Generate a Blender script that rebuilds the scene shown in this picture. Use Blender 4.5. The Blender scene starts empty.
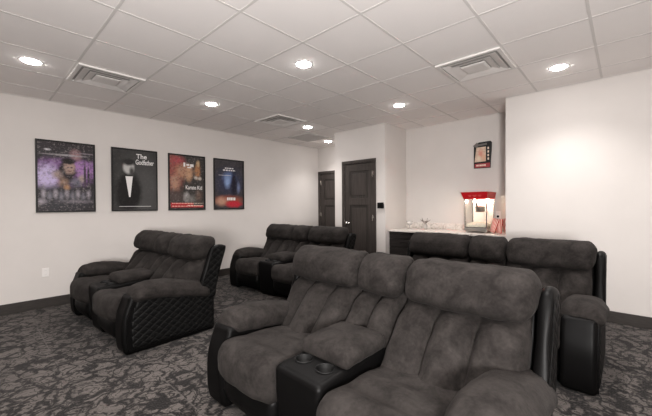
import bpy, bmesh, math, random
import numpy as np
from mathutils import Vector, Matrix, noise as mnoise
PI = math.pi
scene = bpy.context.scene
C = scene.collection
random.seed(7)
H = 2.690

# ------------------------------------------------------------------ helpers
def empty(name, label, cat, loc=(0, 0, 0), rz=0, group=None):
    o = bpy.data.objects.new(name, None); C.objects.link(o)
    o.empty_display_size = .1
    o.location = loc; o.rotation_euler = (0, 0, rz)
    return tag(o, label, cat, group)

def tag(o, label, cat, group=None):
    o['label'] = label; o['category'] = cat
    if group: o['group'] = group
    return o

def link(name, me, mats, parent=None, smooth=False):
    if not isinstance(mats, (list, tuple)): mats = [mats]
    for m in mats: me.materials.append(m)
    if smooth:
        for p in me.polygons: p.use_smooth = True
    o = bpy.data.objects.new(name, me); C.objects.link(o)
    if parent is not None: o.parent = parent
    return o

def obj(name, bm, mats, parent=None, smooth=False):
    bmesh.ops.recalc_face_normals(bm, faces=bm.faces)
    me = bpy.data.meshes.new(name); bm.to_mesh(me); bm.free()
    return link(name, me, mats, parent, smooth)

def struct(name, bm, mats, parent=None, smooth=False):
    o = obj(name, bm, mats, parent, smooth)
    if parent is None: o['kind'] = 'structure'
    return o

def box(bm, x0, x1, y0, y1, z0, z1, mi=0, bev=0):
    vs = [bm.verts.new(p) for p in [(x0,y0,z0),(x1,y0,z0),(x1,y1,z0),(x0,y1,z0),(x0,y0,z1),(x1,y0,z1),(x1,y1,z1),(x0,y1,z1)]]
    fs = [bm.faces.new([vs[i] for i in f]) for f in [(3,2,1,0),(4,5,6,7),(0,1,5,4),(1,2,6,5),(2,3,7,6),(3,0,4,7)]]
    for f in fs: f.material_index = mi
    if bev > 0:
        es = set(e for f in fs for e in f.edges)
        r = bmesh.ops.bevel(bm, geom=list(es), offset=bev, segments=2, affect='EDGES', profile=.5)
        for f in r['faces']: f.material_index = mi
    return fs

def bxo(name, x0, x1, y0, y1, z0, z1, m, parent=None, bev=0):
    bm = bmesh.new(); box(bm, x0, x1, y0, y1, z0, z1, 0, bev)
    return obj(name, bm, m, parent)

def prism(bm, pts, axis, a, b, mi=0):
    """polygon pts in the two axes other than `axis`, extruded from a to b"""
    def mk(p, t):
        if axis == 0: return (t, p[0], p[1])
        if axis == 1: return (p[0], t, p[1])
        return (p[0], p[1], t)
    A = [bm.verts.new(mk(p, a)) for p in pts]; B = [bm.verts.new(mk(p, b)) for p in pts]
    n = len(pts); out = [bm.faces.new(A), bm.faces.new(B[::-1])]
    for i in range(n): out.append(bm.faces.new([A[i], A[(i+1)%n], B[(i+1)%n], B[i]]))
    for f in out: f.material_index = mi
    return out

def lathe(bm, prof, n=24, c=(0, 0, 0), mi=0):
    rings = []
    for r, z in prof:
        if r < 1e-6: rings.append([bm.verts.new((c[0], c[1], c[2]+z))])
        else: rings.append([bm.verts.new((c[0]+r*math.cos(2*PI*k/n), c[1]+r*math.sin(2*PI*k/n), c[2]+z)) for k in range(n)])
    for a, b in zip(rings[:-1], rings[1:]):
        for k in range(n):
            if len(a) == 1 and len(b) == 1: continue
            if len(a) == 1: f = bm.faces.new([a[0], b[k], b[(k+1)%n]])
            elif len(b) == 1: f = bm.faces.new([a[k], a[(k+1)%n], b[0]])
            else: f = bm.faces.new([a[k], a[(k+1)%n], b[(k+1)%n], b[k]])
            f.material_index = mi; f.smooth = True

def tube(bm, pts, r, n=8, mi=0):
    pts = [Vector(p) for p in pts]; rings = []
    for i, p in enumerate(pts):
        t = (pts[min(i+1, len(pts)-1)] - pts[max(i-1, 0)]).normalized()
        ref = Vector((0, 0, 1)) if abs(t.z) < .9 else Vector((0, 1, 0))
        u = t.cross(ref).normalized(); v = t.cross(u).normalized()
        rr = r[i] if isinstance(r, (list, tuple)) else r
        rings.append([bm.verts.new(p + (u*math.cos(2*PI*k/n) + v*math.sin(2*PI*k/n))*rr) for k in range(n)])
    for a, b in zip(rings[:-1], rings[1:]):
        for k in range(n):
            f = bm.faces.new([a[k], a[(k+1)%n], b[(k+1)%n], b[k]]); f.smooth = True; f.material_index = mi
    for rg in (rings[0], rings[-1][::-1]):
        f = bm.faces.new(rg); f.material_index = mi

def smst(t): 
    t = np.clip(t, 0, 1); return t*t*(3-2*t)

def axis_pts(h, r, k, m):
    r = min(r, h*.999)
    a = [-h + r*(1-math.cos(i/k*PI/2)) if False else -h + r*i/k for i in range(k)]
    inner = list(np.linspace(-h+r, h-r, m+1))
    return np.array(a + inner + [-v for v in a[::-1]])

def rbox(x0, x1, y0, y1, z0, z1, r, m=(8, 8, 8), k=4, warp=None, wrinkle=0, wscale=9, seed=0, name='m'):
    """rounded box lofted from a cube grid; warp(P, U) -> P bends it, U in -1..1"""
    h = np.array([(x1-x0)/2, (y1-y0)/2, (z1-z0)/2]); c = np.array([(x1+x0)/2, (y1+y0)/2, (z1+z0)/2])
    r = np.array([r]*3 if np.isscalar(r) else r, float); ax = [axis_pts(h[i], r[i], k, m[i]) for i in range(3)]
    ids = {}; P = []; faces = []
    def vid(i, j, l):
        key = (i, j, l)
        if key not in ids:
            ids[key] = len(P); P.append((ax[0][i], ax[1][j], ax[2][l]))
        return ids[key]
    n = [len(a)-1 for a in ax]
    for i in range(n[0]):
        for j in range(n[1]):
            faces.append((vid(i,j,0), vid(i,j+1,0), vid(i+1,j+1,0), vid(i+1,j,0)))
            faces.append((vid(i,j,n[2]), vid(i+1,j,n[2]), vid(i+1,j+1,n[2]), vid(i,j+1,n[2])))
    for i in range(n[0]):
        for l in range(n[2]):
            faces.append((vid(i,0,l), vid(i+1,0,l), vid(i+1,0,l+1), vid(i,0,l+1)))
            faces.append((vid(i,n[1],l), vid(i,n[1],l+1), vid(i+1,n[1],l+1), vid(i+1,n[1],l)))
    for j in range(n[1]):
        for l in range(n[2]):
            faces.append((vid(0,j,l), vid(0,j,l+1), vid(0,j+1,l+1), vid(0,j+1,l)))
            faces.append((vid(n[0],j,l), vid(n[0],j+1,l), vid(n[0],j+1,l+1), vid(n[0],j,l+1)))
    P = np.array(P, float)
    rr = np.minimum(r, h*.999)
    inner = np.clip(P, -(h-rr), h-rr)
    d = (P-inner)/rr
    # cube -> sphere mapping of corner region
    x2, y2, z2 = d[:,0]**2, d[:,1]**2, d[:,2]**2
    s = np.stack([d[:,0]*np.sqrt(np.maximum(0, 1-y2/2-z2/2+y2*z2/3)),
                  d[:,1]*np.sqrt(np.maximum(0, 1-z2/2-x2/2+z2*x2/3)),
                  d[:,2]*np.sqrt(np.maximum(0, 1-x2/2-y2/2+x2*y2/3))], 1)
    U = P/h
    Q = inner + s*rr + c
    if warp is not None: Q = warp(Q, U)
    me = bpy.data.meshes.new(name)
    me.from_pydata([tuple(q) for q in Q], [], faces); me.update()
    if wrinkle:
        off = Vector((seed*3.1, seed*1.7, seed*.9))
        nor = [v.normal.copy() for v in me.vertices]
        for v, nn in zip(me.vertices, nor):
            q = v.co*wscale + off
            a = mnoise.noise(q)*.65 + mnoise.noise(q*2.3)*.35
            b = 1-abs(mnoise.noise(q*1.3 + Vector((5, 3, 1))))
            v.co += nn*wrinkle*(a + .6*(b-.8))
    me.update()
    return me

# ------------------------------------------------------------------ materials
def mat(name, col=(.5, .5, .5), rough=.5, metal=0, sheen=0, spec=.5):
    m = bpy.data.materials.new(name); m.use_nodes = True
    b = m.node_tree.nodes['Principled BSDF']
    b.inputs['Base Color'].default_value = (*col, 1); b.inputs['Roughness'].default_value = rough
    b.inputs['Metallic'].default_value = metal; b.inputs['Specular IOR Level'].default_value = spec
    if sheen:
        b.inputs['Sheen Weight'].default_value = sheen; b.inputs['Sheen Roughness'].default_value = .5
    return m

class NT:
    def __init__(s, m): s.m = m; s.t = m.node_tree; s.b = s.t.nodes['Principled BSDF']
    def n(s, typ, **kw):
        nd = s.t.nodes.new(typ)
        for k, v in kw.items():
            if k in nd.inputs: 
                if hasattr(v, 'is_output'): s.t.links.new(v, nd.inputs[k])
                else: nd.inputs[k].default_value = v
            else: setattr(nd, k, v)
        return nd
    def l(s, a, b): s.t.links.new(a, b)
    def math(s, op, a, b=None, clamp=False):
        nd = s.t.nodes.new('ShaderNodeMath'); nd.operation = op; nd.use_clamp = clamp
        for i, v in enumerate((a, b)):
            if v is None: continue
            if hasattr(v, 'is_output'): s.l(v, nd.inputs[i])
            else: nd.inputs[i].default_value = v
        return nd.outputs[0]
    def mix(s, f, a, b):
        nd = s.t.nodes.new('ShaderNodeMix'); nd.data_type = 'RGBA'
        for i, v in ((0, f), (6, a), (7, b)):
            if hasattr(v, 'is_output'): s.l(v, nd.inputs[i])
            else: nd.inputs[i].default_value = v if i == 0 else (*v[:3], 1)
        return nd.outputs[2]
    def ramp(s, f, stops):
        nd = s.t.nodes.new('ShaderNodeValToRGB'); s.l(f, nd.inputs[0])
        el = nd.color_ramp.elements
        while len(el) < len(stops): el.new(.5)
        for e, (p, c) in zip(el, stops): e.position = p; e.color = (*c, 1) if len(c) == 3 else c
        return nd.outputs[0]
    def coord(s, which='Object'): return s.n('ShaderNodeTexCoord').outputs[which]
    def bump(s, h, strength=.3, dist=.01):
        nd = s.n('ShaderNodeBump'); nd.inputs['Strength'].default_value = strength; nd.inputs['Distance'].default_value = dist
        s.l(h, nd.inputs['Height']); s.l(nd.outputs[0], s.b.inputs['Normal'])

def noisy(name, c1, c2, scale, rough=.5, bump=0, bscale=None, dist=.005, sheen=0, spec=.5, lo=.35, hi=.65, detail=4, stretch=None):
    m = mat(name, c1, rough, 0, sheen, spec); t = NT(m)
    co = t.coord()
    if stretch:
        mp = t.n('ShaderNodeMapping'); mp.inputs['Scale'].default_value = stretch; t.l(co, mp.inputs[0]); co = mp.outputs[0]
    nz = t.n('ShaderNodeTexNoise', Scale=scale, Detail=detail); t.l(co, nz.inputs['Vector'])
    t.l(t.ramp(nz.outputs[0], [(lo, c1), (hi, c2)]), t.b.inputs['Base Color'])
    if bump:
        n2 = t.n('ShaderNodeTexNoise', Scale=bscale or scale, Detail=3.0); t.l(co, n2.inputs['Vector'])
        t.bump(n2.outputs[0], bump, dist)
    return m

M = {}
M['wall'] = noisy('wall_paint', (.595, .560, .537), (.61, .574, .551), 3, .85, .06, 160, .002)
M['tile'] = noisy('ceiling_tile', (.80, .76, .74), (.84, .80, .78), 260, .95, .15, 220, .002)
M['tbar'] = mat('ceiling_grid_paint', (.66, .63, .61), .85, 0, 0, .1)
M['base'] = noisy('baseboard_wood', (.030, .025, .022), (.042, .035, .031), 12, .55, stretch=(1, 1, 8))
M['white'] = mat('white_enamel', (.72, .69, .67), .45)
M['grey_metal'] = mat('grey_grille', (.56, .535, .52), .7)
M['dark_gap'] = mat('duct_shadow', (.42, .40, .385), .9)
M['black_plastic'] = mat('black_plastic', (.006, .006, .006), .5, 0, 0, .25)
M['steel'] = mat('brushed_steel', (.55, .53, .5), .3, 1)
M['chrome'] = mat('satin_nickel', (.6, .58, .55), .25, 1)

def suede_mat(name, k=1.0):
    m = mat(name, (.06, .055, .05), .92, 0, .04, .1); t = NT(m)
    m.node_tree.nodes['Principled BSDF'].inputs['Sheen Tint'].default_value = (.6, .56, .54, 1)
    co = t.coord()
    n1 = t.n('ShaderNodeTexNoise', Scale=8.5, Detail=6.0, Roughness=.66, Distortion=.5); t.l(co, n1.inputs['Vector'])
    n2 = t.n('ShaderNodeTexNoise', Scale=55.0, Detail=3.0); t.l(co, n2.inputs['Vector'])
    f = t.math('ADD', t.math('MULTIPLY', n1.outputs[0], .75), t.math('MULTIPLY', n2.outputs[0], .25))
    a = [v*k for v in (.0170, .0150, .0141)]; b = [v*k for v in (.0405, .0360, .0340)]
    t.l(t.ramp(f, [(.36, a), (.66, b)]), t.b.inputs['Base Color'])
    n3 = t.n('ShaderNodeTexNoise', Scale=240.0, Detail=2.0); t.l(co, n3.inputs['Vector'])
    t.bump(t.math('ADD', t.math('MULTIPLY', n3.outputs[0], .25), n1.outputs[0]), .25, .012)
    return m
M['suede'] = suede_mat('charcoal_suede')

def leather_mat(name, quilt=False):
    m = mat(name, (.0048, .0045, .0045), .45, 0, 0, .14); t = NT(m)
    co = t.coord()
    v = t.n('ShaderNodeTexVoronoi', Scale=170.0); t.l(co, v.inputs['Vector'])
    n1 = t.n('ShaderNodeTexNoise', Scale=14.0, Detail=3.0); t.l(co, n1.inputs['Vector'])
    h = t.math('ADD', t.math('MULTIPLY', v.outputs['Distance'], .05), t.math('MULTIPLY', n1.outputs[0], .12))
    if quilt:
        s = t.n('ShaderNodeSeparateXYZ'); t.l(co, s.inputs[0])
        zz = t.math('MULTIPLY', s.outputs[2], 1.35)
        a = t.math('MULTIPLY', t.math('ADD', s.outputs[0], zz), PI/.088)
        b = t.math('MULTIPLY', t.math('SUBTRACT', s.outputs[0], zz), PI/.088)
        sa = t.math('ABSOLUTE', t.math('SINE', a)); sb = t.math('ABSOLUTE', t.math('SINE', b))
        q = t.math('POWER', t.math('MULTIPLY', sa, sb), .45)
        seam = t.math('MINIMUM', sa, sb)
        t.l(t.ramp(seam, [(0, (.028, .027, .026)), (.12, (.007, .0068, .0068))]), t.b.inputs['Base Color'])
        h = t.math('ADD', h, q)
        t.bump(h, .55, .012)
    else:
        t.bump(h, .3, .01)
    return m
M['leather'] = leather_mat('black_leather')
M['quilt'] = leather_mat('black_quilted_leather', True)

def carpet_mat():
    m = mat('patterned_carpet', (.1, .09, .085), .97, 0, .1, .1); t = NT(m)
    co = t.coord()
    d = t.n('ShaderNodeTexNoise', Scale=5.0, Detail=3.0, Roughness=.6); t.l(co, d.inputs['Vector'])
    off = t.n('ShaderNodeVectorMath', operation='SCALE'); t.l(d.outputs['Color'], off.inputs[0]); off.inputs['Scale'].default_value = .30
    add = t.n('ShaderNodeVectorMath', operation='ADD'); t.l(co, add.inputs[0]); t.l(off.outputs[0], add.inputs[1])
    def vein(scale, w0, w1, dnoise):
        v = t.n('ShaderNodeTexVoronoi', Scale=scale, feature='DISTANCE_TO_EDGE'); t.l(add.outputs[0], v.inputs['Vector'])
        nn = t.n('ShaderNodeTexNoise', Scale=dnoise, Detail=3.0); t.l(co, nn.inputs['Vector'])
        th = t.math('MULTIPLY', t.math('SUBTRACT', nn.outputs[0], .28), w1)
        th = t.math('MAXIMUM', th, w0)
        return t.math('SUBTRACT', 1.0, t.math('DIVIDE', v.outputs['Distance'], th, ), True)
    v1 = vein(7.5, .004, .62, 3.2); v2 = vein(17.0, .002, .36, 6.0)
    v = t.math('MAXIMUM', t.math('MULTIPLY', v1, 1.5, True), t.math('MULTIPLY', v2, 1.1, True))
    big = t.n('ShaderNodeTexNoise', Scale=1.6, Detail=4.0); t.l(co, big.inputs['Vector'])
    fine = t.n('ShaderNodeTexNoise', Scale=70.0, Detail=3.0); t.l(co, fine.inputs['Vector'])
    light = t.ramp(t.math('ADD', t.math('MULTIPLY', big.outputs[0], .6), t.math('MULTIPLY', fine.outputs[0], .4)), [(.35, (.064, .056, .052)), (.65, (.110, .096, .089))])
    col = t.mix(v, light, (.011, .0092, .0088))
    # carpet tile seams and ribs
    s = t.n('ShaderNodeSeparateXYZ'); t.l(co, s.inputs[0])
    sx = t.math('ABSOLUTE', t.math('SUBTRACT', t.math('MODULO', t.math('ADD', s.outputs[0], 10.03), .5), .25))
    seam = t.math('GREATER_THAN', sx, .2455)
    n4 = t.n('ShaderNodeTexNoise', Scale=1.3); t.l(co, n4.inputs['Vector'])
    seam = t.math('MULTIPLY', seam, t.math('MULTIPLY', t.math('GREATER_THAN', n4.outputs[0], .5), .55))
    col = t.mix(seam, col, (.095, .085, .08))
    t.l(col, t.b.inputs['Base Color'])
    rib = t.math('SINE', t.math('MULTIPLY', s.outputs[1], 420))
    t.bump(t.math('ADD', t.math('MULTIPLY', fine.outputs[0], 1.0), t.math('MULTIPLY', rib, .15)), .5, .008)
    return m
M['carpet'] = carpet_mat()
M['door'] = noisy('dark_stained_wood', (.040, .033, .030), (.072, .061, .055), 9, .5, .1, 30, .002, stretch=(6, 6, .35), lo=.3, hi=.7)
M['door_groove'] = noisy('darker_recess_wood', (.030, .025, .022), (.052, .044, .040), 9, .6, stretch=(6, 6, .35))  # door wood in a darker tone for the recessed panel faces
M['cabinet'] = noisy('espresso_cabinet', (.022, .019, .018), (.036, .031, .029), 8, .45, stretch=(6, .4, 6))
def marble():
    m = mat('speckled_marble', (.7, .66, .62), .25); t = NT(m)
    co = t.coord()
    n1 = t.n('ShaderNodeTexNoise', Scale=14.0, Detail=6.0, Distortion=1.4); t.l(co, n1.inputs['Vector'])
    t.l(t.ramp(n1.outputs[0], [(.30, (.36, .32, .29)), (.45, (.66, .61, .57)), (.7, (.76, .72, .68))]), t.b.inputs['Base Color'])
    return m
M['marble'] = marble()
M['red'] = mat('red_enamel', (.42, .012, .018), .35)
M['stripe_red'] = mat('red_print', (.50, .05, .05), .6)
M['paper'] = mat('cream_paper', (.75, .62, .53), .8)
M['popcorn'] = noisy('popcorn', (.66, .60, .50), (.85, .80, .70), 60, .8, .8, 90, .01)
M['frame'] = mat('black_frame', (.010, .009, .009), .35)
M['pale_glass'] = None
M['twig'] = mat('dark_twig', (.06, .035, .03), .7)
def glass():
    m = bpy.data.materials.new('clear_glass'); m.use_nodes = True; t = m.node_tree
    t.nodes.clear()
    o = t.nodes.new('ShaderNodeOutputMaterial'); mx = t.nodes.new('ShaderNodeMixShader')
    tr = t.nodes.new('ShaderNodeBsdfTransparent'); gl = t.nodes.new('ShaderNodeBsdfGlossy')
    tr.inputs[0].default_value = (.96, .97, .96, 1); gl.inputs['Roughness'].default_value = .03
    mx.inputs[0].default_value = .05
    t.links.new(tr.outputs[0], mx.inputs[1]); t.links.new(gl.outputs[0], mx.inputs[2]); t.links.new(mx.outputs[0], o.inputs[0])
    return m
M['glass'] = glass()
pg = mat('frosted_pale_glass', (.72, .69, .66), .25); pg.node_tree.nodes['Principled BSDF'].inputs['Alpha'].default_value = .45; M['pale_glass'] = pg
def emit(name, col, s):
    m = mat(name, (.9, .9, .9), .5); b = m.node_tree.nodes['Principled BSDF']
    b.inputs['Emission Color'].default_value = (*col, 1); b.inputs['Emission Strength'].default_value = s
    return m
M['lens'] = emit('lit_lens', (1, .97, .945), 78)
M['bulb'] = emit('warm_bulb', (1, .86, .68), 120)

# ------------------------------------------------------------------ room shell
XL, YB = -2.7, -2.6           # walls behind the camera
YL, XR, XA, XE = 5.554, 4.75, 5.47, 5.77
YR, YC0, YC1 = 1.162, 3.0, 4.13
T = .12
def wallbox(name, *a):
    bm = bmesh.new(); box(bm, *a); return struct(name, bm, M['wall'])
bm = bmesh.new(); box(bm, XL-.2, XE+.2, YB-.2, YL+.2, -.1, 0); struct('floor', bm, M['carpet'])
wallbox('wall_left', XL-T, XE+T, YL, YL+T, 0, H+.1)
wallbox('wall_front', XL-T, XL, YB, YL, 0, H+.1)
wallbox('wall_behind', XL-T, XE+T, YB-T, YB, 0, H+.1)
wallbox('wall_right', XR, XA+T, YB, YR, 0, H+.1)
wallbox('wall_alcove', XA, XA+T, YR, YC0, 0, H+.1)
# closet block and far wall with their door openings
D2 = (3.235, 3.89, 2.065)     # door leaf opening on the closet front
D1 = (4.83, 5.49, 2.065)
bm = bmesh.new()
box(bm, XR, XR+T, YC0, D2[0], 0, H+.1); box(bm, XR, XR+T, D2[1], YC1, 0, H+.1); box(bm, XR, XR+T, D2[0], D2[1], D2[2], H+.1)
box(bm, XR+T, XE+T, YC0, YC0+T, 0, H+.1); box(bm, XR+T, XE+T, YC1-T, YC1, 0, H+.1); box(bm, XE, XE+T, YC0+T, YC1-T, 0, H+.1)
struct('wall_closet', bm, M['wall'])
bm = bmesh.new()
box(bm, XE, XE+T, YC1, D1[0], 0, H+.1); box(bm, XE, XE+T, D1[1], YL, 0, H+.1); box(bm, XE, XE+T, D1[0], D1[1], D1[2], H+.1)
struct('wall_back', bm, M['wall'])

# ceiling: lay-in tiles, grid of T-bars
TS = .6096; GX, GY = 1.156*TS, 3.325*TS
GRX = [GX+TS*i for i in range(-6, 10) if XL < GX+TS*i < XE]
GRY = [GY+TS*j for j in range(-8, 8) if YB < GY+TS*j < YL]
bm = bmesh.new(); box(bm, XL-.1, XE+.2, YB-.1, YL+.1, H+.002, H+.1)
struct('ceiling', bm, M['tile'])
bm = bmesh.new()
for x in GRX: box(bm, x-.010, x+.010, YB, YL, H, H+.002)
for y in GRY:
    xs = [XL] + [v for v in GRX] + [XE]
    for a, b in zip(xs[:-1], xs[1:]): box(bm, a+(.010 if a > XL else 0), b-(.010 if b < XE else 0), y-.010, y+.010, H, H+.002)
# wall angle
box(bm, XL, XE, YL-.02, YL, H-.002, H+.002)
box(bm, XR-.02, XR, YB, YR, H-.002, H+.002); box(bm, XR-.02, XR, YC0-.02, YC1, H-.002, H+.002)
box(bm, XR, XA, YC0-.02, YC0, H-.002, H+.002); box(bm, XA-.02, XA, YR, YC0-.02, H-.002, H+.002)
box(bm, XE-.02, XE, YC1, YL-.02, H-.002, H+.002)
struct('trim_1', bm, M['tbar'])

def baseb(name, *segs):
    bm = bmesh.new()
    for s in segs: box(bm, *s, 0, .125, 0, .004)
    struct(name, bm, M['base'])
bt = .014
baseb('baseboard_left', (XL, XE-.02, YL-bt, YL))
baseb('baseboard_right', (XR-bt, XR, YB, YR-.001), (XR-bt, XR, YC0, D2[0]-.07), (XR-bt, XR, D2[1]+.07, YC1))
baseb('baseboard_front', (XL, XL+bt, YB+bt, YL-bt)); baseb('baseboard_behind', (XL+bt, XR-bt, YB, YB+bt))

def door(name, X, y0, y1, zt, hinge_side, knob):
    """two panel shaker door in a wall whose room face is x = X, seen from -x"""
    r = bpy.data.objects.new(name, None); C.objects.link(r); r['kind'] = 'structure'
    r.location = (X, (y0+y1)/2, 0)
    w = (y1-y0)/2
    bm = bmesh.new(); cw = .052
    for (a, b, z0, z1) in ((-w-cw, -w, 0, zt+cw), (w, w+cw, 0, zt+cw), (-w, w, zt, zt+cw)): box(bm, -.018, .0, a, b, z0, z1, 0, .003)
    for (a, b, z0, z1) in ((-w, -w+.012, 0, zt), (w-.012, w, 0, zt), (-w+.012, w-.012, zt-.012, zt)): box(bm, 0, T, a, b, z0, z1)
    obj('door_frame', bm, M['door'], r)
    lw = w-.014; bm = bmesh.new()
    box(bm, .018, .048, -lw, lw, .008, zt-.014, 1)
    st = .105
    for (a, b, z0, z1) in ((-lw, -lw+st, .008, zt-.014), (lw-st, lw, .008, zt-.014), (-lw+st, lw-st, .008, .22), (-lw+st, lw-st, zt-.014-.13, zt-.014), (-lw+st, lw-st, 1.30, 1.43)):
        box(bm, .006, .018, a, b, z0, z1, 0, .002)
    for (z0, z1) in ((.27, 1.25), (1.48, zt-.19)): box(bm, .012, .018, -lw+st+.05, lw-st-.05, z0, z1, 0, .004)
    obj('door_leaf', bm, [M['door'], M['door_groove']], r)
    s = hinge_side
    for hz in (.25, 1.03, 1.80):
        bm = bmesh.new(); box(bm, -.004, .008, s*(lw-.012)-.009, s*(lw-.012)+.009, hz, hz+.10)
        lathe(bm, [(0, 0), (.006, 0), (.006, .105), (0, .105)], 10, (-.006, s*(lw+.006), hz-.003))
        obj('hinge', bm, M['chrome'], r)
    if knob:
        bm = bmesh.new(); lathe(bm, [(0, 0), (.028, 0), (.028, .008), (.011, .012), (.011, .035), (.026, .045), (.029, .058), (.02, .068), (0, .07)], 20)
        bmesh.ops.rotate(bm, verts=bm.verts, matrix=Matrix.Rotation(-PI/2, 3, 'Y'))
        bmesh.ops.translate(bm, verts=bm.verts, vec=(.006, -s*(lw-.065), .96))
        obj('door_knob', bm, M['chrome'], r)
    return r
door('door_1', XE, D1[0], D1[1], D1[2], 1, True)
door('door_2', XR, D2[0], D2[1], D2[2], -1, True)

# ------------------------------------------------------------------ ceiling fixtures
LIGHTS = [((-1, 3), 'round recessed ceiling light at far left, lighting the poster wall corner'),
          ((1+1, 0), 'large round recessed ceiling light nearest the middle of the ceiling'),
          ((2, 3), 'round recessed ceiling light above the two right hand posters'),
          ((5, 3), 'small round recessed ceiling light between the far louvred vent and grey panel'),
          ((7, 4), 'smallest round recessed ceiling light, in front of the far narrow door'),
          ((5, 0), 'round recessed ceiling light in front of the closet corner and alcove'),
          ((5, -3), 'round recessed ceiling light beside the bare right hand wall')]
HIDDEN = [(-1, 0), (2, -3), (-1, -3), (-4, 3), (-4, 0), (-4, -3), (2, -6), (5, -6), (-1, -6)]
def make_light():
    r = empty('recessed_light', '', 'light', (0, 0, 0))
    bm = bmesh.new(); lathe(bm, [(.073, -.001), (.073, -.004), (.078, -.005), (.090, -.003), (.094, 0), (.094, .002), (.073, .002), (.073, -.001)], 40)
    obj('trim_ring', bm, M['white'], r, True)
    bm = bmesh.new(); lathe(bm, [(.072, 0), (.072, -.005), (.060, -.012), (.04, -.016), (0, -.018)], 40)
    obj('lens', bm, M['lens'], r, True)
    return r
def copy_tree(o, parent=None):
    c = o.copy(); C.objects.link(c)
    if parent is not None: c.parent = parent
    for ch in list(o.children): copy_tree(ch, c)
    return c
L0 = make_light()
cell = lambda i, j: (GX+TS*(i+.5), GY+TS*(j+.5))
for k, ((i, j), lab) in enumerate(LIGHTS + [(h, 'round recessed ceiling light behind the photographer') for h in HIDDEN]):
    o = L0 if k == 0 else copy_tree(L0)
    x, y = cell(i, j); o.location = (x, y, H+.004)
    sl = bpy.data.lights.new('downlight_beam', 'SPOT'); sl.energy = 92; sl.color = (1, .97, .945); sl.spot_size = math.radians(125); sl.spot_blend = 1; sl.shadow_soft_size = .07
    so = bpy.data.objects.new('downlight_beam', sl); C.objects.link(so); so.location = (x, y, H-.035)
    if lab.endswith('photographer'): tag(o, lab, 'light', 'recessed ceiling lights out of view')
    else: tag(o, lab, 'light', 'recessed ceiling lights')

def vent(i, j, label, dark):
    x, y = cell(i, j)
    r = empty('ceiling_vent', label, 'air vent', (x, y, H-.007), 0, 'louvred ceiling vents')
    bm = bmesh.new(); a = .296
    b = .262
    for s in (-1, 1):
        box(bm, min(s*a, s*b), max(s*a, s*b), -a, a, -.008, .009); box(bm, -b, b, min(s*a, s*b), max(s*a, s*b), -.008, .009)
    obj('vent_frame', bm, M['white'], r)
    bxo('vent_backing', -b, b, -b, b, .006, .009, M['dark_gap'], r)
    for (ro, ri) in ((.245, .182), (.180, .118), (.114, .0)):
        bm = bmesh.new()
        zo, zi = -.010, .004
        def ring(rad, z): return [bm.verts.new((sx*rad, sy*rad, z)) for sx, sy in ((-1,-1),(1,-1),(1,1),(-1,1))]
        if ri > 0:
            A = ring(ro, zo-.002); B = ring(ri, zi); A2 = ring(ro, zo); 
            for k in range(4):
                q = (k+1) % 4
                bm.faces.new([A[k], A[q], B[q], B[k]])
                bm.faces.new([A2[k], B[k], B[q], A2[q]]); bm.faces.new([A[k], A2[k], A2[q], A[q]])
        else:
            A = ring(ro, zo); B = ring(ro*.8, zo-.006); D = ring(ro, zo+.004)
            bm.faces.new(B)
            for k in range(4):
                q = (k+1) % 4; bm.faces.new([A[k], A[q], B[q], B[k]]); bm.faces.new([A[k], D[k], D[q], A[q]])
            bm.faces.new(D)
        obj('louver', bm, M['white'], r)
vent(0, 3, 'square white louvred ceiling vent at left above the first poster', .2)
vent(4, -2, 'square white louvred ceiling vent at right near the alcove', .1)
vent(4, 3, 'small looking louvred ceiling vent in the far left of the ceiling', .3)
# grey return panel
x, y = cell(6, 4)
r = empty('return_grille', 'flat grey perforated return panel set in the far ceiling', 'air vent', (x, y, H-.0065))
bm = bmesh.new(); a, b = .296, .27
for s in (-1, 1):
    box(bm, min(s*a, s*b), max(s*a, s*b), -a, a, -.006, .009); box(bm, -b, b, min(s*a, s*b), max(s*a, s*b), -.006, .009)
obj('grille_frame', bm, M['grey_metal'], r)
bm = bmesh.new()
for k in range(-13, 14): box(bm, -b, b, k*.02-.007, k*.02+.007, -.003, .004)
box(bm, -b, b, -b, b, .004, .009)
obj('grille_face', bm, M['grey_metal'], r)

# ------------------------------------------------------------------ loveseat
def lean(z):           # x offset of the reclined back as a function of height
    return .38*np.clip(z-.42, 0, 1)

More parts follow.
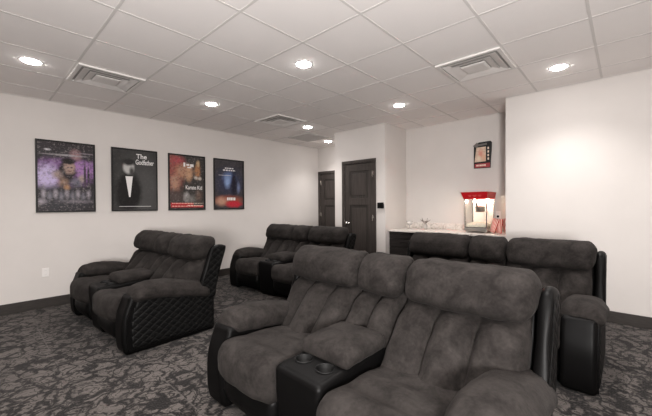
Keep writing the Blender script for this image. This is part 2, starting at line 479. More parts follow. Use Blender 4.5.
def make_loveseat():
    R = empty('reclining_loveseat', '', 'sofa')
    S, Lh = M['suede'], M['leather']
    # base
    link('base', rbox(.075, .80, -.70, .70, .015, .30, .02, (4, 4, 4), 2, name='base'), Lh, R, True)
    # arms
    def arm_profile(P, U):
        P = P.copy(); x, z = P[:,0].copy(), P[:,2].copy()
        t = np.clip(z/.56, 0, 1)
        fr = np.clip(1-(x+.0)/.35, 0, 1)
        P[:,0] = x + fr*(.055*(1-np.sin(np.clip(t*1.05+.12, 0, 1)*PI))**1.5*1.0)
        k = np.clip((x-.10)/.74, 0, 1)
        P[:,2] = z*(1-.24*k)
        # tuck under slightly at the floor
        return P
    for s in (-1, 1):
        y0, y1 = sorted((s*.695, s*.905))
        o = link('arm_panel', rbox(-.035, .845, y0, y1, .002, .515, .036, (14, 4, 10), 4, arm_profile, name='arm_panel'), Lh, R, True)
        # quilted outer face
        def qprof(P, U):
            P = P.copy(); x, z = P[:,0].copy(), P[:,2].copy()
            k = np.clip((x-.10)/.74, 0, 1); P[:,2] = z*(1-.24*k)
            e = 1-np.maximum(np.abs(U[:,0])**8, np.abs(U[:,2])**8)
            out = np.where(U[:,1]*s > 0, .010*e, 0); P[:,1] += s*out
            fr = np.clip(1-x/.35, 0, 1); t = np.clip(z/.56, 0, 1)
            P[:,0] = x + fr*(.055*(1-np.sin(np.clip(t*1.05+.12, 0, 1)*PI))**1.5)
            return P
        q0, q1 = sorted((s*.895, s*.912))
        link('quilted_side', rbox(.035, .825, q0, q1, .05, .50, .008, (40, 2, 24), 2, qprof, name='quilted_side'), M['quilt'], o, True)
        bm = bmesh.new(); pts = []
        for i in range(15):
            zz = .03+.455*i/14; tt = zz/.56
            pts.append((-.032+.03+.055*(1-math.sin(min(1, tt*1.05+.12)*PI))**1.5*.95, s*.905, zz))
        tube(bm, pts, .006, 6); obj('piping', bm, Lh, o, True)
        # padded arm top
        def padw(P, U):
            P = P.copy(); u = (P[:,0]-.045)/.735
            w = P[:,1]-s*.825
            crown = .030*(1-np.clip(np.abs(U[:,1]), 0, 1)**2)
            top = (U[:,2] > 0)
            P[:,2] += np.where(top, crown, 0)
            P[:,2] -= .10*smst(u)*np.clip(u, 0, 1) + .012
            # nose droops over the front of the arm
            nose = np.clip(1-u/.28, 0, 1)**2
            P[:,2] -= nose*np.where(top, .044, .004)
            P[:,1] = s*.825 + w*(1+.05*np.sin(np.clip(u, 0, 1)*PI) - .10*nose)
            # outer edge laps lower than inner
            P[:,2] -= np.clip(w*s/.13, 0, 1)*.015 + np.where(top, 0, np.clip(-w*s/.15, 0, 1)*.02)
            return P
        y0, y1 = sorted((s*.682, s*.945))
        link('arm_pad', rbox(.045, .78, y0, y1, .476, .600, .056, (18, 6, 3), 6, padw, .010, 8, 3+s, name='arm_pad'), S, R, True)
    # seats
    for s in (-1, 1):
        yc = s*.432
        def seatw(P, U, yc=yc):
            P = P.copy(); u = np.clip((P[:,0]+.06)/.62, 0, 1); v = np.clip(np.abs(P[:,1]-yc)/.262, 0, 1)
            top = smst((P[:,2]-.30)/.15)
            P[:,2] += top*(.018+.026*(1-v**4)*(1-(2*u-.9)**2*.55) - .055*u)
            # front bulge
            fr = np.clip(1-u/.4, 0, 1); zc = (P[:,2]-.25)/.22
            P[:,0] -= fr*.035*np.clip(1-zc**2*.25, 0, 1)*(1-v**3)
            # tufted dimples
            dx = (u-.45)/.09; 
            P[:,2] -= top*(.020*np.exp(-((u-.30)/.045)**2)*(1-v**2) + .010*np.exp(-((u-.62)/.05)**2)*(1-v**2))
            return P
        link('seat_cushion', rbox(-.065, .56, yc-.266, yc+.266, .245, .455, (.085, .05, .085), (16, 14, 3), 6, seatw, .012, 6, 11+s*4, name='seat_cushion'), S, R, True)
        def footw(P, U, yc=yc):
            P = P.copy(); v = np.clip(np.abs(P[:,1]-yc)/.262, 0, 1); z = (P[:,2]-.17)/.10
            P[:,0] += np.where(U[:,0] < 0, -.028*(1-v**3)*np.clip(1-z**2, -.4, 1), 0) + .03*np.clip(-z, 0, 1)
            return P
        link('footrest', rbox(-.025, .10, yc-.26, yc+.26, .055, .285, .045, (2, 12, 6), 4, footw, .006, 7, 21+s, name='footrest'), Lh, R, True)
    # console
    def conw(P, U):
        P = P.copy(); x = P[:,0]
        P[:,2] += .02*np.clip((P[:,2]-.25)/.2, 0, 1)*np.clip(x/.4, 0, 1)
        P[:,0] += .035*np.clip(1-P[:,2]/.35, 0, 1)*np.clip(1-x/.3, 0, 1)
        return P
    body = link('console', rbox(-.02, .62, -.168, .168, .010, .485, .035, (10, 8, 8), 4, conw, name='console'), Lh, R, True)
    CUPS = [(.118, .078), (.118, -.078)]
    bm = bmesh.new()
    for cx, cy in CUPS: lathe(bm, [(0, -.08), (.047, -.08), (.047, .1), (0, .1)], 32, (cx, cy, .49))
    bmesh.ops.recalc_face_normals(bm, faces=bm.faces)
    cme = bpy.data.meshes.new('cut'); bm.to_mesh(cme); bm.free()
    cut = bpy.data.objects.new('cut', cme); C.objects.link(cut)
    md = body.modifiers.new('b', 'BOOLEAN'); md.object = cut; md.operation = 'DIFFERENCE'; md.solver = 'EXACT'
    bpy.context.view_layer.update()
    dg = bpy.context.evaluated_depsgraph_get()
    nm = bpy.data.meshes.new_from_object(body.evaluated_get(dg)); body.modifiers.clear(); body.data = nm; nm.set_sharp_from_angle(angle=math.radians(32))
    bpy.data.objects.remove(cut)
    for cx, cy in CUPS:
        bm = bmesh.new(); lathe(bm, [(0, -.072), (.042, -.072), (.0445, .001), (.049, .0035), (.053, .002), (.054, -.003), (.0465, -.004), (.0455, -.075), (0, -.075)], 32, (cx, cy, .492))
        obj('cup_holder', bm, M['black_plastic'], R, True)
    def lidw(P, U):
        P = P.copy(); u = np.clip((P[:,0]-.165)/.365, 0, 1); v = np.clip(np.abs(P[:,1])/.17, 0, 1)
        P[:,2] += .024*np.clip((P[:,2]-.5)/.08, 0, 1)*(1-v**2)*(1-(2*u-1)**2*.7) + .0*u - .012*np.clip(1-u/.25, 0, 1)
        return P
    link('console_lid', rbox(.165, .53, -.176, .176, .482, .572, .042, (10, 10, 2), 5, lidw, .006, 9, 31, name='console_lid'), S, R, True)
    # backs
    def back(name, y0, y1, nch, seed):
        yc, hw = (y0+y1)/2, (y1-y0)/2
        def bw(P, U):
            P = P.copy(); t = (P[:,1]-y0)/(y1-y0)*nch; f = np.abs((t % 1.0)-.5)*2
            front = U[:,0] < 0
            prof = np.sqrt(np.clip(1-f**2.3, 0, 1))
            zz = np.clip((P[:,2]-.36)/.56, 0, 1)
            belly = .55+.45*np.sin(np.clip(zz*1.15+.05, 0, 1)*PI)
            lobe = smst((.775-.075*f**2-P[:,2])/.075)
            low = np.clip(1-(P[:,2]-.40)/.40, 0, 1.1)
            P[:,0] -= np.where(front, .112*prof*(.12+.88*lobe)*(.75+.25*belly) - .055 + .185*low**1.15*(1-.75*smst((np.abs(P[:,1])-.62)/.14)), 0)
            P[:,0] += lean(P[:,2])
            return P
        link(name, rbox(.60, .73, y0+.002, y1-.002, .36, .93, .035, (2, 18*nch, 30), 4, bw, .008, 7, seed, name=name), S, R, True)
    back('backrest', .172, .835, 3, 41); back('backrest', -.835, -.172, 3, 47); back('center_backrest', -.168, .168, 2, 53)
    def pillow(y0, y1, seed):
        yc, hw = (y0+y1)/2, (y1-y0)/2
        def pw(P, U):
            P = P.copy(); v = np.clip(np.abs(P[:,1]-yc)/hw, 0, 1)
            zc = (P[:,2]-.86)
            b = 1-v**4
            P[:,0] -= np.where(U[:,0] < 0, .022+.028*b*(1-(zc/.12)**2*.6), 0)
            P[:,2] += np.where(U[:,2] > 0, .010*b, -.010*b)
            P[:,0] += .42*zc + .012*v**3
            return P
        link('head_pillow', rbox(.690, .885, y0, y1, .745, .968, (.088, .064, .088), (4, max(6, int(hw*60)), 5), 7, pw, .013, 6, seed, name='head_pillow'), S, R, True)
    pillow(.174, .860, 61); pillow(-.176, .176, 67); pillow(-.860, -.174, 73)
    # wings and rear shell
    for s in (-1, 1):
        poly = [(.66, .42), (.70, .56), (.745, .70), (.785, .81), (.825, .872), (.895, .892), (.965, .880), (.978, .845), (.92, .65), (.86, .44), (.83, .34), (.69, .34)]
        me = bpy.data.meshes.new('wing')
        bm = bmesh.new()
        # loft: outline shrunk towards both faces for a cushioned, rounded edge
        cx = sum(p[0] for p in poly)/len(poly); cz = sum(p[1] for p in poly)/len(poly)
        # densify outline
        op = []
        n = len(poly)
        for i in range(n):
            p0, p1, p2, p3 = [np.array(poly[(i+k-1) % n]) for k in range(4)]
            for q in range(4):
                t = q/4
                op.append(.5*((2*p1)+(-p0+p2)*t+(2*p0-5*p1+4*p2-p3)*t*t+(-p0+3*p1-3*p2+p3)*t**3))
        rings = []
        for a in np.linspace(-PI/2, PI/2, 9):
            y = s*.886 + .033*math.sin(a); inset = .032*(1-math.cos(a))
            ring = []
            for p in op:
                d = np.array([cx, cz])-p; d = d/np.linalg.norm(d)
                q = p + d*inset; ring.append(bm.verts.new((q[0], y, q[1])))
            rings.append(ring)
        for a, b in zip(rings[:-1], rings[1:]):
            for k in range(len(a)): bm.faces.new([a[k], a[(k+1) % len(a)], b[(k+1) % len(a)], b[k]])
        bm.faces.new(rings[0]); bm.faces.new(rings[-1])
        w = obj('wing', bm, Lh, R, True)
        # quilted outer skin
        bm = bmesh.new(); yo = s*.919
        A = []
        inn = [p + (np.array([cx, cz])-p)/np.linalg.norm(np.array([cx, cz])-p)*.034 for p in op]
        A = [bm.verts.new((p[0], yo+s*.003, p[1])) for p in inn]; B = [bm.verts.new((p[0], yo-s*.006, p[1])) for p in inn]
        bm.faces.new(A); bm.faces.new(B)
        for k in range(len(A)): bm.faces.new([A[k], A[(k+1) % len(A)], B[(k+1) % len(A)], B[k]])
        obj('quilted_wing_panel', bm, M['quilt'], w)
    def shellw(P, U):
        P = P.copy(); P[:,0] += lean(P[:,2])*.85
        P[:,0] += np.where(U[:,0] > 0, .02*(1-U[:,1]**4)*(1-U[:,2]**4), 0)
        return P
    link('back_shell', rbox(.725, .80, -.852, .852, .05, .88, .03, (2, 12, 12), 3, shellw, name='back_shell'), Lh, R, True)
    return R

seat0 = make_loveseat()
G = 'charcoal suede reclining loveseats'
for k, (x, y, a, lab) in enumerate([
    (.868, 4.090, 2.2, 'charcoal suede reclining loveseat with quilted black leather side below the posters'),
    (1.074, 1.185, -1.2, 'nearest and largest charcoal suede reclining loveseat with cup holders, in the front row'),
    (2.885, 3.845, 1.8, 'charcoal suede reclining loveseat in the back row, in front of the two dark doors'),
    (2.816, 1.041, 0.2, 'charcoal suede reclining loveseat in the back row beside the bare right wall')]):
    o = seat0 if k == 0 else copy_tree(seat0)
    o.location = (x, y, 0); o.rotation_euler = (0, 0, math.radians(a)); tag(o, lab, 'sofa', G)

# ------------------------------------------------------------------ posters on the left wall
def poster_mat(name, base, blobs, nscale=14, namt=.5, specks=0):
    """a flat printed sheet: soft colour patches (cx, cz, rx, rz, colour, softness) in metres from its centre"""
    m = mat(name, base, .35, 0, 0, .35); t = NT(m)
    co = t.coord(); s = t.n('ShaderNodeSeparateXYZ'); t.l(co, s.inputs[0])
    nz = t.n('ShaderNodeTexNoise', Scale=float(nscale), Detail=4.0); t.l(co, nz.inputs['Vector'])
    wob = t.math('MULTIPLY', t.math('SUBTRACT', nz.outputs[0], .5), namt)
    col = t.mix(t.math('ADD', .0, nz.outputs[0], True), [c*.5 for c in base], [c*1.5 for c in base])
    for cx, cz, rx, rz, c, soft in blobs:
        dx = t.math('DIVIDE', t.math('SUBTRACT', s.outputs[0], cx), rx)
        dz = t.math('DIVIDE', t.math('SUBTRACT', s.outputs[2], cz), rz)
        d = t.math('SQRT', t.math('ADD', t.math('MULTIPLY', dx, dx), t.math('MULTIPLY', dz, dz)))
        d = t.math('ADD', d, wob)
        f = t.math('DIVIDE', t.math('SUBTRACT', 1+soft, d), 2*soft, True)
        col = t.mix(f, col, c)
    if specks:
        n2 = t.n('ShaderNodeTexNoise', Scale=46.0, Detail=5.0, Roughness=.7); t.l(co, n2.inputs['Vector'])
        col = t.mix(t.math('MULTIPLY', t.math('GREATER_THAN', n2.outputs[0], .58), specks), col, (.34, .31, .30))
        n3 = t.n('ShaderNodeTexNoise', Scale=31.0, Detail=5.0, Roughness=.7); t.l(co, n3.inputs['Vector'])
        col = t.mix(t.math('MULTIPLY', t.math('GREATER_THAN', n3.outputs[0], .55), specks*.8), col, (.02, .018, .02))
    t.l(col, t.b.inputs['Base Color']); return m

def text_mesh(body, size, m, parent, loc, align='CENTER', rot=(PI/2, 0, 0), bold=.0, name='title', sx=1):
    cu = bpy.data.curves.new('t', 'FONT'); cu.body = body; cu.size = size; cu.align_x = align; cu.align_y = 'CENTER'; cu.offset = bold
    tmp = bpy.data.objects.new('t', cu); C.objects.link(tmp); bpy.context.view_layer.update()
    me = bpy.data.meshes.new_from_object(tmp.evaluated_get(bpy.context.evaluated_depsgraph_get()))
    bpy.data.objects.remove(tmp); bpy.data.curves.remove(cu)
    me.transform(Matrix.Diagonal((sx, 1, 1, 1)))
    me.transform(Matrix.Translation(loc) @ __import__('mathutils').Euler(rot).to_matrix().to_4x4())
    me.name = name
    return link(name, me, m, parent)

M['ink_white'] = mat('white_ink', (.72, .70, .69), .6); M['ink_red'] = mat('red_ink', (.45, .03, .04), .6)
PW, PH = .636, .945
def poster(xc, label, pm, w=PW):
    r = empty('framed_poster', label, 'poster', (xc, YL, 1.708), 0, 'framed posters on the left wall')
    bm = bmesh.new(); fw = .020
    for (a, b, c, d) in ((-w/2, -w/2+fw, -PH/2, PH/2), (w/2-fw, w/2, -PH/2, PH/2), (-w/2+fw, w/2-fw, -PH/2, -PH/2+fw), (-w/2+fw, w/2-fw, PH/2-fw, PH/2)):
        box(bm, a, b, -.026, -.001, c, d, 0, .002)
    obj('frame', bm, M['frame'], r)
    bxo('print', -w/2+fw, w/2-fw, -.012, -.002, -PH/2+fw, PH/2-fw, pm, r)
    return r
K = (.02, .018, .018)
# 1: violet skyline collage
b1 = [(0, .08, .34, .20, (.22, .12, .27), .25), (.17, .12, .16, .10, (.36, .20, .42), .5), (-.2, .0, .13, .15, (.50, .42, .62), .35),
      (0, .30, .4, .06, (.05, .045, .05), .5), (.10, .30, .055, .07, (.32, .19, .20), .5), (.02, .29, .16, .012, (.35, .33, .35), .7),
      (.0, .06, .10, .16, (.04, .03, .035), .2), (.03, .13, .062, .085, (.38, .27, .23), .3), (.02, .215, .075, .04, (.02, .016, .016), .3),
      (-.10, .03, .05, .05, (.34, .26, .24), .5), (.16, -.02, .035, .05, (.40, .32, .28), .5), (.1, -.08, .06, .06, (.17, .16, .20), .5), (-.04, -.08, .05, .06, (.30, .2, .15), .6),
      (0, -.30, .36, .16, (.050, .048, .055), .4)]
for k in range(9): b1.append((-.24+.06*k, -.23-.03*(k % 2), .022, .05, (.20, .19, .22) if k % 2 else (.33, .30, .33), .7))
b1 += [(-.27, -.33, .05, .03, (.3, .27, .3), .8), (.12, -.33, .14, .02, (.2, .18, .2), .9), (.2, .05, .012, .16, (.05, .04, .05), .5), (.24, .03, .012, .12, (.05, .04, .05), .5),
       (.016, .128, .012, .008, (.06, .04, .04), .5), (.052, .128, .012, .008, (.06, .04, .04), .5), (.03, .08, .022, .007, (.2, .11, .1), .6),
       (-.2, .35, .03, .012, (.6, .58, .6), .6), (.2, .33, .1, .008, (.25, .22, .24), .8), (-.13, .29, .12, .006, (.3, .28, .28), .8), (0, -.14, .03, .03, (.38, .22, .12), .6)]
p1 = poster(.877, 'framed violet and black collage poster, first from the left', poster_mat('violet_print', (.045, .038, .042), b1, 22, .8, .45))
# 2: grey portrait-like stand-in
b2 = [(.12, -.15, .3, .45, (.085, .083, .082), .5), (-.09, -.18, .17, .30, (.016, .015, .015), .2), (-.09, .19, .075, .10, (.46, .45, .44), .22), (-.09, .27, .085, .05, (.025, .024, .024), .35),
      (-.05, .13, .03, .06, (.07, .068, .066), .5)]
p2 = poster(1.711, 'framed black and white poster with white lettering at its upper right, second from the left', poster_mat('monochrome_print', (.045, .044, .043), b2, 12, .3, .06))
bm = bmesh.new(); prism(bm, [(-.135, .055), (-.035, .055), (-.07, -.26), (-.09, -.26)], 1, -.0135, -.0122); obj('pale_wedge', bm, M['ink_white'], p2)
text_mesh('The', .10, M['ink_white'], p2, (.09, -.014, .365), bold=.002, sx=.95)
text_mesh('Godfather', .105, M['ink_white'], p2, (.135, -.014, .275), bold=.002, sx=.60)
bm = bmesh.new()
box(bm, -.22, .22, -.0135, -.0122, -.405, -.398)
obj('small_print', bm, M['ink_white'], p2)
# 3: warm collage
b3 = [(-.22, .2, .14, .3, (.30, .10, .085), .5), (-.15, .36, .1, .06, (.40, .09, .10), .6), (-.21, .0, .075, .13, (.42, .25, .18), .5), (-.05, .19, .14, .12, (.42, .24, .16), .4), (.03, .16, .05, .13, (.50, .31, .20), .5),
      (.18, .2, .05, .12, (.40, .20, .10), .4), (.19, .34, .03, .05, (.48, .34, .20), .5), (.15, .09, .03, .03, (.5, .45, .4), .5), (.22, .08, .03, .03, (.5, .45, .4), .5),
      (-.02, -.25, .05, .07, (.45, .43, .42), .5), (.05, -.28, .09, .05, (.2, .19, .18), .7), (.2, -.22, .05, .09, (.16, .11, .09), .6), (-.2, -.25, .12, .1, (.10, .075, .07), .6)]
p3 = poster(2.518, 'framed warm red and brown collage poster, third from the left', poster_mat('warm_print', (.055, .05, .047), b3, 16, .7, .4))
text_mesh('Karate Kid', .095, M['ink_white'], p3, (.115, -.014, -.085), bold=.0015, sx=.72)
bm = bmesh.new()
for (a, b, z0, z1) in ((-.28, .28, -.425, -.385), (-.28, .1, -.38, -.345)): box(bm, a, b, -.0132, -.0122, z0, z1)
obj('credit_band', bm, M['ink_red'], p3)
random.seed(4)
for z0, xa, xb in ((-.36, -.26, .28), (-.395, .0, .27), (-.408, -.26, .27)):
    x = xa
    bm = bmesh.new()
    while x < xb:
        w = random.uniform(.015, .045); box(bm, x, min(x+w, xb), -.0145, -.0133, z0, z0+.010); x += w+.012
    obj('credit_line', bm, M['paper'], p3)
bm = bmesh.new()
for x, z, w, h in ((-.065, .27, .03, .07), (-.015, .29, .05, .03), (.05, .275, .06, .045), (.0, .25, .07, .02)): box(bm, x, x+w, -.0145, -.0122, z, z+h)
obj('top_lettering', bm, M['ink_white'], p3)
# 4: blue over red
b4 = [(0, .05, .26, .22, (.050, .055, .10), .5), (.0, .13, .12, .10, (.16, .22, .40), .5), (-.04, .05, .05, .10, (.30, .40, .62), .6), (.2, -.05, .03, .08, (.20, .24, .38), .7),
      (.10, .0, .055, .26, (.018, .018, .035), .4), (0, -.30, .30, .085, (.30, .10, .07), .4), (-.16, -.32, .10, .07, (.50, .30, .22), .6), (.09, -.37, .16, .06, (.48, .03, .05), .35)]
p4 = poster(3.321, 'framed dark blue poster with a red base, rightmost of the four', poster_mat('blue_print', (.060, .055, .062), b4, 14, .6, .15))
for z0, xa, xb, hh in ((.295, -.09, .09, .022), (.255, -.13, .13, .024)):
    x = xa; bm = bmesh.new()
    while x < xb:
        w = random.uniform(.02, .05); box(bm, x, min(x+w, xb), -.0135, -.0122, z0, z0+hh); x += w+.012
    obj('tagline', bm, M['ink_white'], p4)
bm = bmesh.new(); box(bm, -.22, .04, -.0135, -.0122, .166, .172); obj('light_streak', bm, M['ink_white'], p4)
bm = bmesh.new(); x = -.05
for w in (.04, .03, .045, .03, .04): box(bm, x, x+w-.008, -.0135, -.0122, -.30, -.245); x += w
obj('pale_title_marks', bm, M['ink_white'], p4)

# wall outlets
def outlet(name, label, loc, rz):
    r = empty(name, label, 'outlet', loc, rz)
    bm = bmesh.new(); box(bm, -.036, .036, -.006, 0, -.058, .058, 0, .003); obj('cover_plate', bm, M['white'], r)
    for z in (-.024, .024):
        bm = bmesh.new(); box(bm, -.016, .016, -.008, -.006, z-.014, z+.014, 0, .001)
        for x in (-.006, .006): box(bm, x-.0012, x+.0012, -.0085, -.0078, z-.003, z+.006, 1)
        obj('socket', bm, [M['white'], M['dark_gap']], r)
    return r
outlet('wall_outlet', 'white power outlet low on the left wall below the first poster', (.645, YL, .455), 0)

# ------------------------------------------------------------------ alcove: cabinets, counter, popcorn machine
YW = YR; CT = .885; ON = CT+.002
cabs = [(2.40, 2.995), (1.79, 2.398), (YW+.005, 1.788)]
names = ['dark wood drawer cabinet at the left end of the alcove counter', 'dark wood drawer cabinet in the middle of the alcove counter run', 'dark wood drawer cabinet under the popcorn machine']
for (y0, y1), lab in zip(cabs, names):
    r = empty('drawer_cabinet', lab, 'cabinet', (XA, (y0+y1)/2, 0), 0, 'drawer cabinets under the alcove counter')
    w = (y1-y0)/2
    bm = bmesh.new(); box(bm, -.59, -.002, -w, w, .10, CT-.035); box(bm, -.53, -.01, -w, w, 0, .10)
    obj('carcass', bm, M['cabinet'], r)
    for z0, z1 in ((.115, .345), (.352, .585), (.592, .72), (.727, CT-.042)):
        bm = bmesh.new(); box(bm, -.612, -.592, -w+.006, w-.006, z0, z1, 0, .003)
        d = obj('drawer', bm, M['cabinet'], r)
        bm = bmesh.new(); zc = (z0+z1)/2+.02; tube(bm, [(-.612, -.08, zc), (-.635, -.075, zc), (-.638, 0, zc), (-.635, .075, zc), (-.612, .08, zc)], .005, 8)
        obj('handle', bm, M['black_plastic'], d, True)
r = empty('countertop', 'pale speckled marble countertop with short backsplash in the alcove', 'countertop', (XA, (YW+YC0)/2, CT))
w = (YC0-YW)/2-.002
bxo('counter_slab', -.635, -.001, -w, w, -.034, 0, M['marble'], r, .004)
bm = bmesh.new(); box(bm, -.021, -.001, -w, w, .0005, .10, 0, .003); obj('backsplash', bm, M['marble'], r)

# popcorn machine, front facing -x, centre y=1.635
r = empty('popcorn_machine', 'red topped glass popcorn machine glowing on the alcove counter', 'popcorn machine', (5.03, 1.632, ON))
w = .158; dp = .36
bm = bmesh.new(); box(bm, 0, dp, -w, w, .018, .065, 0, .004)
for sx in (.03, dp-.03):
    for sy in (-w+.03, w-.03): lathe(bm, [(0, 0), (.014, 0), (.012, .019), (0, .019)], 12, (sx, sy, 0))
obj('base', bm, M['steel'], r)
bm = bmesh.new()
for sx in (.007, dp-.007):
    for sy in (-w+.007, w-.007): box(bm, sx-.007, sx+.007, sy-.007, sy+.007, .065, .495)
for sy in (-w+.007, w-.007): box(bm, .014, dp-.014, sy-.006, sy+.006, .065, .08)
box(bm, .001, .013, -w+.014, w-.014, .065, .08)
obj('corner_posts', bm, M['chrome'], r)
for (a, b, c, d, nm) in ((.005, .009, -w+.014, w-.014, 'glass_door'), (.014, dp-.014, -w+.005, -w+.009, 'glass_side'), (.014, dp-.014, w-.009, w-.005, 'glass_side')):
    bxo(nm, a, b, c, d, .08, .495, M['glass'], r)
bxo('back_panel', dp-.012, dp-.006, -w+.014, w-.014, .065, .495, M['white'], r)
bm = bmesh.new()
def frus(x0, x1, y0, y1, z0, X0, X1, Y0, Y1, z1):
    a = [bm.verts.new(p) for p in ((x0,y0,z0),(x1,y0,z0),(x1,y1,z0),(x0,y1,z0))]; b = [bm.verts.new(p) for p in ((X0,Y0,z1),(X1,Y0,z1),(X1,Y1,z1),(X0,Y1,z1))]
    bm.faces.new(a[::-1]); bm.faces.new(b)
    for k in range(4): bm.faces.new([a[k], a[(k+1)%4], b[(k+1)%4], b[k]])
frus(-.012, dp+.008, -w-.004, w+.008, .497, -.045, dp+.02, -w-.020, w+.035, .585)
frus(-.045, dp+.02, -w-.020, w+.035, .585, -.05, dp+.024, -w-.025, w+.04, .597)
cn = obj('canopy', bm, M['red'], r)
bm = bmesh.new()
for yy, ww in ((-.07, .05), (0, .06), (.07, .05)):
    for zz, k in ((.535, .6), (.55, 1)):
        xf = -.0145-.033*(zz-.497)/.088
        q = [bm.verts.new(p) for p in ((xf-.0005-.0, yy-ww/2*k, zz-.004), (xf-.0005, yy+ww/2*k, zz-.004), (xf-.0037, yy+ww/2*k, zz+.004), (xf-.0037, yy-ww/2*k, zz+.004))]; bm.faces.new(q)
obj('canopy_print', bm, mat('faded_pink_print', (.55, .16, .14), .5), cn)
bm = bmesh.new(); lathe(bm, [(0, .30), (.058, .30), (.066, .31), (.068, .37), (.07, .375), (.07, .385), (.02, .39), (0, .39)], 28, (.15, -.02, 0))
box(bm, .138, .162, .02, .04, .385, .496); box(bm, .14, .16, -.03, -.01, .385, .40)
obj('kettle', bm, M['steel'], r, True)
bm = bmesh.new()
me = rbox(.02, dp-.02, -w+.014, w-.014, .075, .125, .02, (10, 10, 3), 3, lambda P, U: np.column_stack([P[:,0], P[:,1], P[:,2]+np.where(U[:,2] > 0, .03*(1-U[:,0]**2)*(1-U[:,1]**2), 0)]), .02, 30, 4)
pc = link('popcorn_heap', me, M['popcorn'], r, True); pc['kind'] = 'stuff'
for by in (-.09, .09):
    bm = bmesh.new(); lathe(bm, [(0, 0), (.018, .004), (.024, .02), (.018, .04), (.010, .05), (0, .05)], 16, (.26, by, .44)); obj('bulb', bm, M['bulb'], r, True)

# striped popcorn bags leaning on the wall beside the machine
def bag(y, x, z, tilt, tx, label):
    r = empty('popcorn_bag', label, 'bag', (x, y, z), 0, 'striped popcorn bags')
    r.rotation_euler = (tilt, tx, 0)
    bm = bmesh.new(); n = 10; wb, wt, h = .036, .046, .20
    for k in range(n):
        u0, u1 = -1+2*k/n, -1+2*(k+1)/n
        for sx in (-1, 1):
            q = [bm.verts.new((sx*d0, yy, zz)) for (d0, yy, zz) in ((.014*(1-u0*u0)+.003, u0*wb, 0), (.014*(1-u1*u1)+.003, u1*wb, 0), (.022*(1-u1*u1)+.003, u1*wt, h+(.006 if k % 2 else 0)), (.022*(1-u0*u0)+.003, u0*wt, h+(.006 if k % 2 == 0 else 0)))]
            f = bm.faces.new(q); f.material_index = k % 2
    q = [bm.verts.new(p) for p in ((-.003, -wb, 0), (.003, -wb, 0), (.003, -wt, h), (-.003, -wt, h))]; bm.faces.new(q)
    q = [bm.verts.new(p) for p in ((-.003, wb, 0), (.003, wb, 0), (.003, wt, h), (-.003, wt, h))]; bm.faces.new(q)
    obj('paper_sleeve', bm, [M['stripe_red'], M['paper']], r)
bag(1.425, 5.10, ON+.012, .28, 0, 'red striped popcorn bag leaning against the popcorn machine')
bag(1.345, 5.14, ON, .02, .03, 'red striped popcorn bag in the middle, between popcorn machine and right wall')
bag(1.25, 5.18, ON+.009, -.20, .03, 'red striped popcorn bag nearest the right wall')

o = outlet('alcove_outlet', 'white outlet with black plug above the striped popcorn bags', (XA, 1.44, 1.14), -PI/2)
bm = bmesh.new(); box(bm, -.014, .014, -.035, -.0085, -.04, -.008, 0, .004); obj('plug', bm, M['black_plastic'], o)

# glass vase with dark sprigs and a small glass bowl on the counter
vr = empty('twig_vase', 'small glass vase holding dark curling twigs on the counter', 'vase', (5.20, 2.50, ON))
bm = bmesh.new(); lathe(bm, [(0, 0), (.03, 0), (.038, .03), (.034, .06), (.024, .08), (.028, .09), (.026, .09), (.022, .08), (.031, .06), (.034, .03), (.028, .006), (0, .006)], 24); obj('vase_body', bm, M['pale_glass'], vr, True)
random.seed(3)
for k in range(6):
    a = k*1.05+.4; bm = bmesh.new(); R_ = random.uniform(.05, .11)
    tube(bm, [(0, 0, .012), (.010*math.cos(a), .010*math.sin(a), .09), (R_*.5*math.cos(a), R_*.5*math.sin(a), .13), (R_*math.cos(a+.3), R_*math.sin(a+.3), .13+.06*(k % 3)*.5)], [.003, .003, .0055, .003], 6)
    obj('twig', bm, M['twig'], vr, True)
br = bmesh.new(); lathe(br, [(0, 0), (.03, 0), (.03, .006), (.008, .012), (.008, .05), (.05, .075), (.058, .13), (.055, .13), (.047, .079), (.0, .058)], 24)
tag(obj('glass_goblet', br, M['pale_glass'], None, True), 'clear stemmed glass bowl on the counter near the closet wall', 'glass').location = (5.22, 2.80, ON)

# popcorn sign on the alcove wall
r = empty('wall_sign', 'small dark popcorn sign with cream picture and red base on the alcove wall', 'sign', (XA, 1.662, 2.075), -PI/2)
bm = bmesh.new(); prism(bm, [(-.125, -.2), (.115, -.205), (.135, .19), (.12, .21), (-.05, .205), (-.09, .175), (-.125, .15)], 1, -.03, -.002); obj('sign_board', bm, M['frame'], r)
bm = bmesh.new(); prism(bm, [(-.14, .155), (-.075, .205), (-.06, .175), (.07, .185), (.07, .155), (-.06, .145), (-.075, .12)], 1, -.037, -.0305); obj('arrow', bm, mat('sign_grey', (.16, .15, .14), .6), r)
sm = poster_mat('popcorn_print', (.60, .46, .36), [(-.02, .02, .035, .06, (.62, .30, .24), .6), (-.05, -.05, .03, .04, (.7, .58, .46), .6), (.03, -.04, .03, .05, (.66, .42, .3), .6)], 30, .9)
bm = bmesh.new(); prism(bm, [(-.115, -.105), (.055, -.10), (.055, .13), (-.085, .125)], 1, -.036, -.0305); obj('picture', bm, sm, r)
bm = bmesh.new(); prism(bm, [(-.11, -.19), (.115, -.195), (.115, -.125), (-.11, -.13)], 1, -.036, -.0305); obj('red_band', bm, mat('sign_red', (.34, .06, .07), .6), r)
bm = bmesh.new(); x = -.085
for w in (.03, .022, .035, .028, .03): box(bm, x, x+w-.006, -.038, -.0362, -.172, -.147); x += w
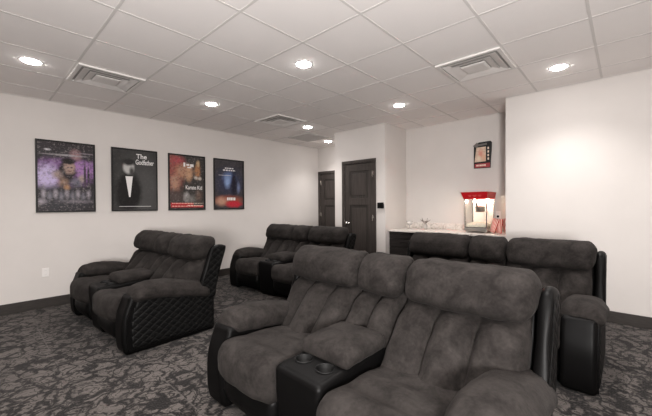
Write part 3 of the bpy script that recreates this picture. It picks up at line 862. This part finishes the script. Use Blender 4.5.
for k in range(4): box(bm, .078, .10, -.0325, -.0302, -.08+.055*k, -.045+.055*k)
obj('pale_marks', bm, M['paper'], r)

# black control box on the closet front
r = empty('wall_control', 'small black control box on the closet wall beside the door', 'wall control', (XR, 3.095, 1.295), -PI/2)
bm = bmesh.new(); box(bm, -.062, .062, -.010, 0, -.05, .05, 0, .004); obj('back_plate', bm, M['black_plastic'], r)
bm = bmesh.new(); box(bm, -.01, .075, -.055, -.010, -.048, .030, 0, .006); obj('control_body', bm, M['black_plastic'], r)

# added fill lamp, unseen behind the camera, to brighten the ceiling
la = bpy.data.lights.new('ceiling_fill', 'AREA'); la.shape = 'DISK'; la.size = .7; la.energy = 240; la.color = (1, .98, .965)
lo = bpy.data.objects.new('ceiling_fill', la); C.objects.link(lo); lo.location = (-.9, -.8, 1.2)
lo.rotation_euler = Vector((1, .9, .8)).to_track_quat('-Z', 'Y').to_euler()

# ------------------------------------------------------------------ world, camera
wd = bpy.data.worlds.new('world'); scene.world = wd; wd.use_nodes = True
wd.node_tree.nodes['Background'].inputs[0].default_value = (.05, .05, .05, 1); wd.node_tree.nodes['Background'].inputs[1].default_value = .3

cam = bpy.data.cameras.new('camera'); co = bpy.data.objects.new('camera', cam); C.objects.link(co)
f, yaw, pitch, roll = 326.22, .74332, -.009347, -.006417
cam.sensor_fit = 'HORIZONTAL'; cam.sensor_width = 36; cam.lens = 36*f/652
cam.clip_start = .05
F = Vector((math.cos(yaw)*math.cos(pitch), math.sin(yaw)*math.cos(pitch), math.sin(pitch)))
Rt = Vector((math.sin(yaw), -math.cos(yaw), 0)); Up = Rt.cross(F)
c, s = math.cos(roll), math.sin(roll)
r2 = c*Rt + s*Up; u2 = -s*Rt + c*Up
co.matrix_world = Matrix((( r2.x, u2.x, -F.x, 0), (r2.y, u2.y, -F.y, 0), (r2.z, u2.z, -F.z, 1.309), (0, 0, 0, 1)))
scene.camera = co
scene.view_settings.view_transform = 'Standard'
scene.view_settings.look = 'Medium High Contrast'
scene.view_settings.exposure = -.2
scene.view_settings.gamma = 1
